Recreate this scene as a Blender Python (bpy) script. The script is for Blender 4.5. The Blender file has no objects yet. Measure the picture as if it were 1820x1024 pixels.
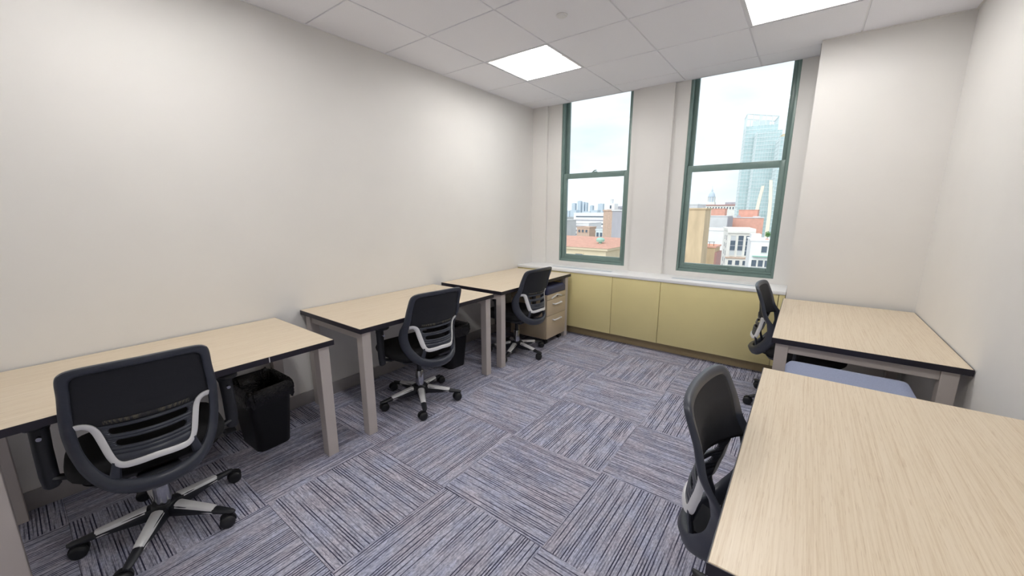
import bpy, bmesh, math, random
from math import sin, cos, pi, radians, sqrt
from mathutils import Vector, Matrix

random.seed(7)
SC = bpy.context.scene
COL = SC.collection

# ------------------------------------------------------------------ camera
cam_d = bpy.data.cameras.new('camera')
cam = bpy.data.objects.new('camera', cam_d)
COL.objects.link(cam)
cam.location = (2.7998, -3.8746, 1.4052)
cam.rotation_euler = (pi / 2 - 0.1981, 0.0, 0.6475)
cam_d.sensor_width = 36.0
cam_d.lens = 36.0 * 683.9 / 1820.0
cam_d.clip_start = 0.05
cam_d.clip_end = 6000
SC.camera = cam

# ------------------------------------------------------------------ world: bright overcast sky
wd = bpy.data.worlds.new('overcast')
SC.world = wd
wd.use_nodes = True
nt = wd.node_tree
nt.nodes.clear()
wo = nt.nodes.new('ShaderNodeOutputWorld')
wb = nt.nodes.new('ShaderNodeBackground')
wt = nt.nodes.new('ShaderNodeTexCoord')
wm = nt.nodes.new('ShaderNodeMapping')
wm.inputs['Scale'].default_value = (1.0, 1.0, 3.2)
wn = nt.nodes.new('ShaderNodeTexNoise')
wn.inputs['Scale'].default_value = 2.6
wn.inputs['Detail'].default_value = 5.0
wr = nt.nodes.new('ShaderNodeValToRGB')
wr.color_ramp.elements[0].position = 0.34
wr.color_ramp.elements[0].color = (0.48, 0.54, 0.585, 1)
wr.color_ramp.elements[1].position = 0.66
wr.color_ramp.elements[1].color = (0.70, 0.74, 0.77, 1)
nt.links.new(wt.outputs['Generated'], wm.inputs['Vector'])
nt.links.new(wm.outputs['Vector'], wn.inputs['Vector'])
nt.links.new(wn.outputs['Fac'], wr.inputs['Fac'])
nt.links.new(wr.outputs['Color'], wb.inputs['Color'])
nt.links.new(wb.outputs['Background'], wo.inputs['Surface'])
WORLD_STRENGTH = 1.8
LENS_STRENGTH = 33.0
wb.inputs['Strength'].default_value = WORLD_STRENGTH

# soft sun lamp added behind the office to brighten the city facades opposite
sun_d = bpy.data.lights.new('facade_fill_sun', 'SUN')
sun_d.energy = 1.8
sun_d.angle = radians(50)
sun_d.color = (1.0, 0.98, 0.95)
sun = bpy.data.objects.new('facade_fill_sun', sun_d)
COL.objects.link(sun)
sun.location = (0, -20, 40)
sun.rotation_euler = (radians(52), 0, radians(-18))

vs = SC.view_settings
vs.view_transform = 'Standard'
vs.look = 'None'
vs.gamma = 1.0
vs.use_curve_mapping = False
vs.exposure = 0.08


# ------------------------------------------------------------------ materials
def lin(c):
    c = c / 255.0
    return c / 12.92 if c <= 0.04045 else ((c + 0.055) / 1.055) ** 2.4


def rgb(r, g, b):
    return (lin(r), lin(g), lin(b), 1.0)


MATS = {}


def mat(name, col, rough=0.5, metal=0.0, noise=0.0, nscale=30.0, bump=0.0, bscale=200.0, spec=0.5,
        stretch=(1, 1, 1), emit=None, estr=0.0, coat=0.0):
    """procedural principled material: base colour broken up by noise, optional fine relief"""
    m = bpy.data.materials.new(name)
    m.use_nodes = True
    t = m.node_tree
    p = t.nodes['Principled BSDF']
    p.inputs['Roughness'].default_value = rough
    p.inputs['Metallic'].default_value = metal
    p.inputs['Specular IOR Level'].default_value = spec
    p.inputs['Coat Weight'].default_value = coat
    p.inputs['Base Color'].default_value = col
    tc = t.nodes.new('ShaderNodeTexCoord')
    mp = t.nodes.new('ShaderNodeMapping')
    mp.inputs['Scale'].default_value = stretch
    t.links.new(tc.outputs['Object'], mp.inputs['Vector'])
    if noise:
        n = t.nodes.new('ShaderNodeTexNoise')
        n.inputs['Scale'].default_value = nscale
        n.inputs['Detail'].default_value = 4
        r = t.nodes.new('ShaderNodeValToRGB')
        r.color_ramp.elements[0].position = 0.3
        r.color_ramp.elements[1].position = 0.7
        r.color_ramp.elements[0].color = tuple(c * (1 - noise) for c in col[:3]) + (1,)
        r.color_ramp.elements[1].color = tuple(min(1, c * (1 + noise)) for c in col[:3]) + (1,)
        t.links.new(mp.outputs['Vector'], n.inputs['Vector'])
        t.links.new(n.outputs['Fac'], r.inputs['Fac'])
        t.links.new(r.outputs['Color'], p.inputs['Base Color'])
    if bump:
        n2 = t.nodes.new('ShaderNodeTexNoise')
        n2.inputs['Scale'].default_value = bscale
        n2.inputs['Detail'].default_value = 3
        b = t.nodes.new('ShaderNodeBump')
        b.inputs['Strength'].default_value = bump
        b.inputs['Distance'].default_value = 0.002
        t.links.new(mp.outputs['Vector'], n2.inputs['Vector'])
        t.links.new(n2.outputs['Fac'], b.inputs['Height'])
        t.links.new(b.outputs['Normal'], p.inputs['Normal'])
    if emit:
        p.inputs['Emission Color'].default_value = emit
        p.inputs['Emission Strength'].default_value = estr
    MATS[name] = m
    return m


mat('wall_paint', rgb(234, 232, 229), 0.75, noise=0.012, nscale=3, bump=0.05, bscale=300)
mat('ceiling_tile', rgb(246, 246, 251), 0.9, noise=0.02, nscale=220, bump=0.15, bscale=500)
mat('grid_white', rgb(236, 236, 240), 0.5, noise=0.01)
mat('plenum', rgb(90, 90, 90), 0.9, noise=0.05)
mat('baseboard_vinyl', rgb(158, 154, 156), 0.5, noise=0.03)
mat('sub_floor', rgb(60, 60, 62), 0.9, noise=0.05)
mat('window_green', rgb(116, 139, 134), 0.3, noise=0.05, nscale=12)
mat('sill_white', rgb(248, 249, 250), 0.35, noise=0.01)
mat('grille', rgb(205, 212, 220), 0.4, noise=0.02)
mat('cabinet_cream', rgb(231, 218, 160), 0.45, noise=0.015, nscale=4)
mat('shaded_cream', rgb(176, 158, 122), 0.6, noise=0.03)  # cabinet cream darkened, shade below the panels put into the colour
mat('desk_edge', rgb(36, 33, 44), 0.4, noise=0.05)
mat('desk_leg', rgb(196, 188, 184), 0.42, noise=0.02, nscale=8)
mat('black_plastic', rgb(34, 36, 42), 0.42, noise=0.06, nscale=60, bump=0.05, bscale=900)
mat('back_plastic', rgb(56, 60, 71), 0.36, noise=0.05, nscale=60, bump=0.05, bscale=900)
mat('seat_fabric', rgb(20, 20, 23), 0.95, noise=0.15, nscale=300, bump=0.3, bscale=700)
mat('silver', rgb(236, 236, 238), 0.32, metal=0.12, noise=0.02)
mat('chrome', rgb(170, 172, 178), 0.16, metal=1.0, noise=0.02)
mat('caster_rubber', rgb(26, 27, 31), 0.5, noise=0.06)
mat('bin_plastic', rgb(17, 17, 20), 0.45, noise=0.06, nscale=20)
mat('pedestal_beige', rgb(203, 186, 160), 0.4, noise=0.015, nscale=6)
mat('navy_vinyl', rgb(54, 58, 90), 0.4, noise=0.05, nscale=25, bump=0.08, bscale=400)
mat('blue_fabric', rgb(138, 146, 172), 0.95, noise=0.1, nscale=260, bump=0.3, bscale=600)
mat('white_plastic', rgb(232, 232, 232), 0.4, noise=0.01)
mat('dark_slot', rgb(25, 25, 28), 0.7, noise=0.05)
mat('troffer_white', rgb(238, 236, 226), 0.5, noise=0.01)
mat('troffer_lens', rgb(240, 238, 225), 0.5, noise=0.01, emit=(1.0, 0.98, 0.965, 1), estr=LENS_STRENGTH)


def m_bag():
    m = mat('bag_film', rgb(24, 24, 27), 0.2, noise=0.1, nscale=12)
    t = m.node_tree
    p = t.nodes['Principled BSDF']
    tc = t.nodes.new('ShaderNodeTexCoord')
    n = t.nodes.new('ShaderNodeTexNoise')
    n.inputs['Scale'].default_value = 38
    n.inputs['Detail'].default_value = 5
    n.inputs['Distortion'].default_value = 1.2
    b = t.nodes.new('ShaderNodeBump')
    b.inputs['Strength'].default_value = 0.8
    b.inputs['Distance'].default_value = 0.012
    t.links.new(tc.outputs['Object'], n.inputs['Vector'])
    t.links.new(n.outputs['Fac'], b.inputs['Height'])
    t.links.new(b.outputs['Normal'], p.inputs['Normal'])


m_bag()


def m_laminate():
    """pale maple laminate: fine streaks running along the desk's length (local y)"""
    m = bpy.data.materials.new('maple_laminate')
    m.use_nodes = True
    t = m.node_tree
    p = t.nodes['Principled BSDF']
    p.inputs['Roughness'].default_value = 0.34
    p.inputs['Specular IOR Level'].default_value = 0.55
    tc = t.nodes.new('ShaderNodeTexCoord')
    oi = t.nodes.new('ShaderNodeObjectInfo')
    ad = t.nodes.new('ShaderNodeVectorMath')
    ad.operation = 'ADD'
    ml = t.nodes.new('ShaderNodeMath')
    ml.operation = 'MULTIPLY'
    ml.inputs[1].default_value = 17.0
    t.links.new(oi.outputs['Random'], ml.inputs[0])
    t.links.new(tc.outputs['Object'], ad.inputs[0])
    t.links.new(ml.outputs[0], ad.inputs[1])

    def streak(sx, sy, detail):
        mp = t.nodes.new('ShaderNodeMapping')
        mp.inputs['Scale'].default_value = (sx, sy, 1)
        n = t.nodes.new('ShaderNodeTexNoise')
        n.inputs['Scale'].default_value = 1.0
        n.inputs['Detail'].default_value = detail
        n.inputs['Roughness'].default_value = 0.65
        t.links.new(ad.outputs[0], mp.inputs['Vector'])
        t.links.new(mp.outputs['Vector'], n.inputs['Vector'])
        return n
    a = streak(230, 3.0, 4)
    b = streak(420, 16, 2)
    ra = t.nodes.new('ShaderNodeValToRGB')
    e = ra.color_ramp.elements
    e[0].position, e[0].color = 0.25, rgb(205, 184, 156)
    e[1].position, e[1].color = 0.5, rgb(222, 206, 182)
    e2 = ra.color_ramp.elements.new(0.72)
    e2.color = rgb(229, 214, 192)
    rb = t.nodes.new('ShaderNodeValToRGB')
    rb.color_ramp.elements[0].position = 0.30
    rb.color_ramp.elements[0].color = (0.86, 0.82, 0.78, 1)
    rb.color_ramp.elements[1].position = 0.42
    rb.color_ramp.elements[1].color = (1, 1, 1, 1)
    mx = t.nodes.new('ShaderNodeMix')
    mx.data_type = 'RGBA'
    mx.blend_type = 'MULTIPLY'
    mx.inputs[0].default_value = 1.0
    t.links.new(a.outputs['Fac'], ra.inputs['Fac'])
    t.links.new(b.outputs['Fac'], rb.inputs['Fac'])
    t.links.new(ra.outputs['Color'], mx.inputs[6])
    t.links.new(rb.outputs['Color'], mx.inputs[7])
    t.links.new(mx.outputs[2], p.inputs['Base Color'])
    MATS['maple_laminate'] = m


m_laminate()


def m_carpet():
    """loop-pile carpet tile: broken dark lines along local x over a mottled mauve-grey ground"""
    m = bpy.data.materials.new('carpet')
    m.use_nodes = True
    t = m.node_tree
    p = t.nodes['Principled BSDF']
    p.inputs['Roughness'].default_value = 0.97
    p.inputs['Specular IOR Level'].default_value = 0.1
    tc = t.nodes.new('ShaderNodeTexCoord')
    oi = t.nodes.new('ShaderNodeObjectInfo')
    ml = t.nodes.new('ShaderNodeMath')
    ml.operation = 'MULTIPLY'
    ml.inputs[1].default_value = 43.0
    ad = t.nodes.new('ShaderNodeVectorMath')
    ad.operation = 'ADD'
    t.links.new(oi.outputs['Random'], ml.inputs[0])
    t.links.new(tc.outputs['Object'], ad.inputs[0])
    t.links.new(ml.outputs[0], ad.inputs[1])

    def nz(sx, sy, detail=2.0, rough=0.5):
        mp = t.nodes.new('ShaderNodeMapping')
        mp.inputs['Scale'].default_value = (sx, sy, 1)
        n = t.nodes.new('ShaderNodeTexNoise')
        n.inputs['Scale'].default_value = 1.0
        n.inputs['Detail'].default_value = detail
        n.inputs['Roughness'].default_value = rough
        t.links.new(ad.outputs[0], mp.inputs['Vector'])
        t.links.new(mp.outputs['Vector'], n.inputs['Vector'])
        return n

    def ramp(src, stops):
        r = t.nodes.new('ShaderNodeValToRGB')
        while len(r.color_ramp.elements) < len(stops):
            r.color_ramp.elements.new(0.5)
        for el, (pos, c) in zip(r.color_ramp.elements, stops):
            el.position = pos
            el.color = c
        t.links.new(src, r.inputs['Fac'])
        return r
    ground = ramp(nz(60, 130, 3, 0.7).outputs['Fac'],
                  [(0.30, rgb(144, 145, 162)), (0.5, rgb(184, 184, 201)), (0.70, rgb(212, 212, 227))])
    hue = ramp(nz(7, 9, 3, 0.6).outputs['Fac'],
               [(0.35, (0.95, 0.99, 1.05, 1)), (0.5, (1, 1, 1, 1)), (0.65, (1.05, 1.0, 0.97, 1))])
    # individual yarn lines: one per pitch, broken into dashes by a per-line noise
    sep = t.nodes.new('ShaderNodeSeparateXYZ')
    t.links.new(ad.outputs[0], sep.inputs[0])

    def mth(op, a_, b_=None):
        n = t.nodes.new('ShaderNodeMath')
        n.operation = op
        for k, q in enumerate((a_, b_)):
            if q is None:
                continue
            if isinstance(q, (int, float)):
                n.inputs[k].default_value = q
            else:
                t.links.new(q, n.inputs[k])
        return n.outputs[0]

    def yarn(pitch, fx, lo, hi, p0, p1, dark):
        yy = mth('MULTIPLY', sep.outputs['Y'], 1.0 / pitch)
        idx = mth('FLOOR', yy)
        fr = mth('ABSOLUTE', mth('SUBTRACT', mth('FRACT', yy), 0.5))
        cb = t.nodes.new('ShaderNodeCombineXYZ')
        t.links.new(mth('MULTIPLY', sep.outputs['X'], fx), cb.inputs[0])
        t.links.new(mth('MULTIPLY', idx, 7.37), cb.inputs[1])
        n = t.nodes.new('ShaderNodeTexNoise')
        n.inputs['Scale'].default_value = 1.0
        n.inputs['Detail'].default_value = 1.5
        t.links.new(cb.outputs[0], n.inputs['Vector'])
        mr = t.nodes.new('ShaderNodeMapRange')
        mr.inputs['From Min'].default_value = p0
        mr.inputs['From Max'].default_value = p1
        t.links.new(n.outputs['Fac'], mr.inputs['Value'])
        ml_ = t.nodes.new('ShaderNodeMapRange')
        ml_.inputs['From Min'].default_value = hi
        ml_.inputs['From Max'].default_value = lo
        t.links.new(fr, ml_.inputs['Value'])
        return ramp(mth('MULTIPLY', mr.outputs[0], ml_.outputs[0]), [(0.0, (1, 1, 1, 1)), (1.0, dark)])
    lines = yarn(0.0120, 2.4, 0.15, 0.25, 0.42, 0.56, (0.12, 0.12, 0.17, 1))
    fine = yarn(0.0048, 9.0, 0.15, 0.4, 0.42, 0.62, (0.52, 0.52, 0.57, 1))
    last = ground.outputs['Color']
    for r in (hue, lines, fine):
        mx = t.nodes.new('ShaderNodeMix')
        mx.data_type = 'RGBA'
        mx.blend_type = 'MULTIPLY'
        mx.inputs[0].default_value = 1.0
        t.links.new(last, mx.inputs[6])
        t.links.new(r.outputs['Color'], mx.inputs[7])
        last = mx.outputs[2]
    t.links.new(last, p.inputs['Base Color'])
    b = t.nodes.new('ShaderNodeBump')
    b.inputs['Strength'].default_value = 0.5
    b.inputs['Distance'].default_value = 0.003
    t.links.new(nz(120, 260, 2).outputs['Fac'], b.inputs['Height'])
    t.links.new(b.outputs['Normal'], p.inputs['Normal'])
    MATS['carpet'] = m


m_carpet()


def m_glass():
    m = bpy.data.materials.new('window_glass')
    m.use_nodes = True
    t = m.node_tree
    t.nodes.clear()
    o = t.nodes.new('ShaderNodeOutputMaterial')
    tr = t.nodes.new('ShaderNodeBsdfTransparent')
    tr.inputs['Color'].default_value = (0.96, 0.98, 0.98, 1)
    gl = t.nodes.new('ShaderNodeBsdfGlossy')
    gl.inputs['Roughness'].default_value = 0.02
    fr = t.nodes.new('ShaderNodeFresnel')
    fr.inputs['IOR'].default_value = 1.25
    mx = t.nodes.new('ShaderNodeMixShader')
    t.links.new(fr.outputs[0], mx.inputs[0])
    t.links.new(tr.outputs[0], mx.inputs[1])
    t.links.new(gl.outputs[0], mx.inputs[2])
    t.links.new(mx.outputs[0], o.inputs['Surface'])
    MATS['window_glass'] = m


m_glass()


def m_mesh_panel():
    """knitted black mesh with a fine weave relief"""
    m = mat('mesh_fabric', rgb(27, 29, 37), 0.8, noise=0.08, nscale=120, bump=0.35, bscale=1100)
    return m


m_mesh_panel()


def m_perforated():
    """pale dotted ventilation band in the chair back"""
    m = bpy.data.materials.new('perforated_band')
    m.use_nodes = True
    t = m.node_tree
    p = t.nodes['Principled BSDF']
    p.inputs['Roughness'].default_value = 0.7
    tc = t.nodes.new('ShaderNodeTexCoord')
    v = t.nodes.new('ShaderNodeTexVoronoi')
    v.inputs['Scale'].default_value = 260
    v.inputs['Randomness'].default_value = 0.15
    r = t.nodes.new('ShaderNodeValToRGB')
    r.color_ramp.elements[0].position = 0.25
    r.color_ramp.elements[0].color = rgb(120, 112, 92)
    r.color_ramp.elements[1].position = 0.45
    r.color_ramp.elements[1].color = rgb(30, 31, 37)
    t.links.new(tc.outputs['Object'], v.inputs['Vector'])
    t.links.new(v.outputs['Distance'], r.inputs['Fac'])
    t.links.new(r.outputs['Color'], p.inputs['Base Color'])
    MATS['perforated_band'] = m


m_perforated()


# ------------------------------------------------------------------ mesh helpers
class MB:
    def __init__(self):
        self.v = []
        self.f = []

    def add(self, vs_, fs_):
        o = len(self.v)
        self.v += [tuple(x) for x in vs_]
        self.f += [tuple(i + o for i in f) for f in fs_]
        return self

    def box(self, x0, x1, y0, y1, z0, z1):
        return self.add([(x0, y0, z0), (x1, y0, z0), (x1, y1, z0), (x0, y1, z0),
                         (x0, y0, z1), (x1, y0, z1), (x1, y1, z1), (x0, y1, z1)],
                        [(3, 2, 1, 0), (4, 5, 6, 7), (0, 1, 5, 4), (1, 2, 6, 5), (2, 3, 7, 6), (3, 0, 4, 7)])

    def loft(self, rings, cap0=True, cap1=True, closed=True, loop=False):
        """rings: equal-length lists of points; closed = each ring is a loop; loop = last ring joins first"""
        n = len(rings[0])
        o = len(self.v)
        for r in rings:
            self.v += [tuple(q) for q in r]
        m = len(rings)
        for i in range(m if loop else m - 1):
            a, b = o + i * n, o + ((i + 1) % m) * n
            for j in range(n if closed else n - 1):
                k = (j + 1) % n
                self.f.append((a + j, a + k, b + k, b + j))
        if not loop and closed:
            if cap0:
                self.f.append(tuple(o + j for j in reversed(range(n))))
            if cap1:
                self.f.append(tuple(o + (m - 1) * n + j for j in range(n)))
        return self

    def tube(self, pts, r, seg=10, ry=None, cap=True, loop=False):
        pts = [Vector(q) for q in pts]
        n = len(pts)
        rs = r if isinstance(r, (list, tuple)) else [r] * n
        rings = []
        up0 = None
        for i, q in enumerate(pts):
            if loop:
                d = (pts[(i + 1) % n] - pts[i - 1]).normalized()
            else:
                d = (pts[min(i + 1, n - 1)] - pts[max(i - 1, 0)]).normalized()
            if up0 is None:
                up0 = Vector((0, 0, 1)) if abs(d.z) < 0.9 else Vector((1, 0, 0))
            s = d.cross(up0)
            if s.length < 1e-6:
                s = d.cross(Vector((0, 1, 0)))
            s.normalize()
            u = s.cross(d).normalized()
            up0 = u
            a, b = rs[i], (rs[i] * ry if ry else rs[i])
            rings.append([q + s * a * cos(2 * pi * k / seg) + u * b * sin(2 * pi * k / seg) for k in range(seg)])
        return self.loft(rings, cap, cap, True, loop)

    def cyl(self, x, y, z0, z1, r0, r1=None, seg=20):
        r1 = r0 if r1 is None else r1
        return self.loft([[(x + r * cos(2 * pi * k / seg), y + r * sin(2 * pi * k / seg), z) for k in range(seg)]
                          for r, z in ((r0, z0), (r1, z1))])

    def lathe(self, prof, x=0, y=0, seg=20):
        return self.loft([[(x + r * cos(2 * pi * k / seg), y + r * sin(2 * pi * k / seg), z) for k in range(seg)]
                          for r, z in prof])

    def rrect(self, prof, cx=0, cy=0, seg=5):
        """loft of rounded rectangles: prof = [(half_x, half_y, radius, z), ...]"""
        rings = []
        for hx, hy, r, z in prof:
            ring = []
            for sx, sy, a0 in ((1, 1, 0), (-1, 1, 90), (-1, -1, 180), (1, -1, 270)):
                for k in range(seg + 1):
                    a = radians(a0 + 90 * k / seg)
                    ring.append((cx + sx * (hx - r) + r * cos(a), cy + sy * (hy - r) + r * sin(a), z))
            rings.append(ring)
        return self.loft(rings)

    def build(self, name, m, parent=None, smooth=False, bevel=0.0, angle=35, solid=0.0, bseg=2):
        me = bpy.data.meshes.new(name)
        me.from_pydata(self.v, [], self.f)
        bm = bmesh.new()
        bm.from_mesh(me)
        if solid == 0.0:
            bmesh.ops.recalc_face_normals(bm, faces=bm.faces)
        if bevel > 0:
            es = [e for e in bm.edges if len(e.link_faces) == 2 and e.calc_face_angle(0) > radians(30)]
            bmesh.ops.bevel(bm, geom=es, offset=bevel, segments=bseg, affect='EDGES', profile=0.5, clamp_overlap=True)
        bm.to_mesh(me)
        bm.free()
        if smooth or bevel > 0:
            me.shade_smooth()
            me.set_sharp_from_angle(angle=radians(angle))
        me.materials.append(MATS[m])
        o = bpy.data.objects.new(name, me)
        COL.objects.link(o)
        if parent:
            o.parent = parent
        if solid:
            md = o.modifiers.new('thickness', 'SOLIDIFY')
            md.thickness = solid
            md.offset = 0
        return o


def tag(o, label=None, cat=None, group=None, kind=None):
    if label:
        o['label'] = label
    if cat:
        o['category'] = cat
    if group:
        o['group'] = group
    if kind:
        o['kind'] = kind
    return o


def empty(name, loc=(0, 0, 0), rz=0.0):
    o = bpy.data.objects.new(name, None)
    o.empty_display_size = 0.1
    COL.objects.link(o)
    o.location = loc
    o.rotation_euler = (0, 0, rz)
    return o


def kids(o):
    return [c for c in bpy.data.objects if c.parent == o]


def copy_tree(o, parent=None):
    c = o.copy()
    COL.objects.link(c)
    c.parent = parent
    for ch in kids(o):
        copy_tree(ch, c)
    return c


def crom(pts, n, closed=True):
    """Catmull-Rom through 2-D/3-D tuples"""
    out = []
    m = len(pts)
    rng = range(m if closed else m - 1)
    for i in rng:
        if closed:
            P = [pts[(i + k) % m] for k in (-1, 0, 1, 2)]
        else:
            P = [pts[max(0, min(m - 1, i + k))] for k in (-1, 0, 1, 2)]
        for j in range(n):
            u = j / n
            out.append(tuple(0.5 * (2 * b + (c - a) * u + (2 * a - 5 * b + 4 * c - d) * u * u
                                    + (3 * b - a - 3 * c + d) * u ** 3) for a, b, c, d in zip(*P)))
    if not closed:
        out.append(pts[-1])
    return out


def interp(tab, x):
    if x <= tab[0][0]:
        return tab[0][1]
    for (a, b), (c, d) in zip(tab, tab[1:]):
        if x <= c:
            u = (x - a) / (c - a)
            return b + (d - b) * u
    return tab[-1][1]


# ------------------------------------------------------------------ room dimensions
XR = 3.479           # right wall
H = 2.613            # ceiling
YB = -5.25           # back wall
YW = 0.285           # recessed plane of the window wall
YP = 0.25            # pier faces
YC = 0.266           # ceiling edge by the windows
PX, PY = 2.733, -0.067   # big pier at the right
G = 0.6096
GX = [0.0, 0.506, 1.1156, 1.7252, 2.3348, 2.9444, XR]
W1 = (0.386, 1.222)
W2 = (1.775, 2.615)
WZ = 0.80
TOP = 3.05

# ------------------------------------------------------------------ structure
fl = MB().box(-0.15, XR + 0.15, YB - 0.15, 0.45, -0.12, -0.008).build('floor', 'sub_floor')
tag(fl, 'striped grey-mauve carpet tile floor in a quarter-turn pattern', 'floor', kind='structure')
TS = 0.6
tile_meshes = {}
ix0, iy0 = 1.463, -2.69
for i in range(-3, 5):
    for j in range(-5, 6):
        x0, x1 = ix0 + i * TS, ix0 + (i + 1) * TS
        y0, y1 = iy0 + j * TS, iy0 + (j + 1) * TS
        x0, x1 = max(x0, 0.0), min(x1, XR)
        y0, y1 = max(y0, YB), min(y1, 0.25)
        if x1 - x0 < 0.01 or y1 - y0 < 0.01:
            continue
        rot = (i + j) % 2
        hx, hy = (x1 - x0) / 2 - 0.0006, (y1 - y0) / 2 - 0.0006
        if rot:
            hx, hy = hy, hx
        key = (round(hx, 3), round(hy, 3))
        if key not in tile_meshes:
            o = MB().box(-hx, hx, -hy, hy, -0.008, 0).build('carpet_tile', 'carpet', fl)
            tile_meshes[key] = o.data
        else:
            o = bpy.data.objects.new('carpet_tile', tile_meshes[key])
            COL.objects.link(o)
            o.parent = fl
        o.location = ((x0 + x1) / 2, (y0 + y1) / 2, 0)
        o.rotation_euler = (0, 0, pi / 2 if rot else 0)

w = MB().box(-0.15, 0.0, YB - 0.15, 0.45, -0.1, TOP).build('wall_left', 'wall_paint')
tag(w, 'long plain white wall behind the three desks in a row', 'wall', kind='structure')
w = MB().box(XR, XR + 0.15, YB - 0.15, 0.45, -0.1, TOP).build('wall_right', 'wall_paint')
tag(w, 'plain white wall at the right behind two desks', 'wall', kind='structure')
w = MB().box(0, XR, YB - 0.15, YB, -0.1, TOP).build('wall_back', 'wall_paint')
tag(w, 'plain white wall behind the viewer', 'wall', kind='structure')
b = MB()
b.box(0, PX, YW, YW + 0.15, 0, WZ)
b.box(0, W1[0], YW, YW + 0.15, WZ, TOP)
b.box(W1[1], W2[0], YW, YW + 0.15, WZ, TOP)
b.box(W2[1], PX, YW, YW + 0.15, WZ, TOP)
b.box(0, 0.205, YP, YW, 0.75, TOP)
b.box(1.298, 1.64, YP, YW, 0.75, TOP)
w = b.build('wall_front', 'wall_paint')
tag(w, 'white window wall with shallow piers between two tall windows', 'wall', kind='structure')
w = MB().box(PX, XR, PY, 0.45, -0.1, TOP).build('wall_pier', 'wall_paint')
tag(w, 'wide beige-white wall pier right of the windows', 'wall', kind='structure')

# ceiling: slab, tegular tiles, recessed grid bars, perimeter angle
ce = MB().box(-0.15, XR + 0.15, YB - 0.15, 0.45, TOP, TOP + 0.1).build('ceiling', 'plenum')
tag(ce, 'suspended ceiling of square white acoustic tiles', 'ceiling', kind='structure')
GY = [YB] + [k * G for k in range(-8, 1)] + [YC]
TROFF = [(0.506, -2 * G), (2.3348, -2 * G), (0.506, -6 * G), (2.3348, -6 * G)]
gap = 0.005


def ctile(x0, x1, y0, y1):
    MB().box(x0 + gap, x1 - gap, y0 + gap, y1 - gap, H, H + 0.02).build('ceiling_tile', 'ceiling_tile', ce, bevel=0.0025, bseg=1)


for i in range(6):
    for j in range(len(GY) - 1):
        x0, x1, y0, y1 = GX[i], GX[i + 1], GY[j], GY[j + 1]
        if any(abs(x0 - tx) < 0.02 and abs(y0 - ty) < 0.02 for tx, ty in TROFF):
            continue
        if y0 > -0.01 and x0 > PX:
            continue
        if y0 > -0.01 and x1 > PX:
            ctile(x0, PX, y0, y1)
            continue
        if abs(y1) < 0.01 and x0 > PX:
            ctile(x0, x1, y0, PY)
            continue
        if abs(y1) < 0.01 and x1 > PX:
            # notched tile against the pier
            bb = MB()
            bb.add([(x0 + gap, y0 + gap, z) if k == 0 else (x1 - gap, y0 + gap, z) if k == 1 else (x1 - gap, PY - 0.002, z) if k == 2
                    else (PX - 0.002, PY - 0.002, z) if k == 3 else (PX - 0.002, y1 - gap, z) if k == 4 else (x0 + gap, y1 - gap, z)
                    for z in (H, H + 0.02) for k in range(6)],
                   [(5, 4, 3, 2, 1, 0), (6, 7, 8, 9, 10, 11)] + [(k, (k + 1) % 6, (k + 1) % 6 + 6, k + 6) for k in range(6)])
            bb.build('ceiling_tile', 'ceiling_tile', ce)
            continue
        ctile(x0, x1, y0, y1)
for x in GX[1:-1]:
    MB().box(x - 0.012, x + 0.012, YB, (YC if x < PX else PY), H + 0.006, H + 0.03).build('grid_bar', 'grid_white', ce)
for y in GY[1:-1]:
    MB().box(0, (PX if y > -0.01 else XR), y - 0.012, y + 0.012, H + 0.007, H + 0.029).build('grid_bar', 'grid_white', ce)
t = MB().box(0, PX, YC, YC + 0.014, H - 0.001, TOP).build('trim_1', 'grid_white')
tag(t, 'white edge board closing the ceiling above the windows', 'trim', kind='structure')
t = MB().box(PX, XR, PY - 0.012, PY, H - 0.006, H + 0.01).box(XR - 0.012, XR, YB, PY - 0.012, H - 0.006, H + 0.01)
t = t.build('trim_2', 'wall_paint')
tag(t, 'thin white angle trim along ceiling at pier and right wall', 'trim', kind='structure')
t = MB().box(0, 0.01, YB, YP, H - 0.003, H + 0.01).build('trim_3', 'grid_white')
tag(t, 'thin white angle trim along ceiling at the left wall', 'trim', kind='structure')

t = MB().box(0, 0.009, YB, -0.055, 0, 0.098).build('baseboard_left', 'baseboard_vinyl', bevel=0.003)
tag(t, 'grey vinyl baseboard along the left wall', 'baseboard', kind='structure')
t = MB().box(XR - 0.009, XR, YB, PY, 0, 0.098).build('baseboard_right', 'baseboard_vinyl', bevel=0.003)
tag(t, 'grey vinyl baseboard along the right wall', 'baseboard', kind='structure')
t = MB().box(PX, XR - 0.009, PY - 0.009, PY, 0, 0.098).build('baseboard_pier', 'baseboard_vinyl', bevel=0.003)
tag(t, 'grey vinyl baseboard at the foot of the wall pier', 'baseboard', kind='structure')


# ------------------------------------------------------------------ windows
def rect_ring(b, x0, x1, z0, z1, wl, wr, wb_, wt_, y0, y1):
    b.box(x0, x0 + wl, y0, y1, z0, z1)
    b.box(x1 - wr, x1, y0, y1, z0, z1)
    b.box(x0 + wl, x1 - wr, y0, y1, z0, z0 + wb_)
    b.box(x0 + wl, x1 - wr, y0, y1, z1 - wt_, z1)


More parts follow.
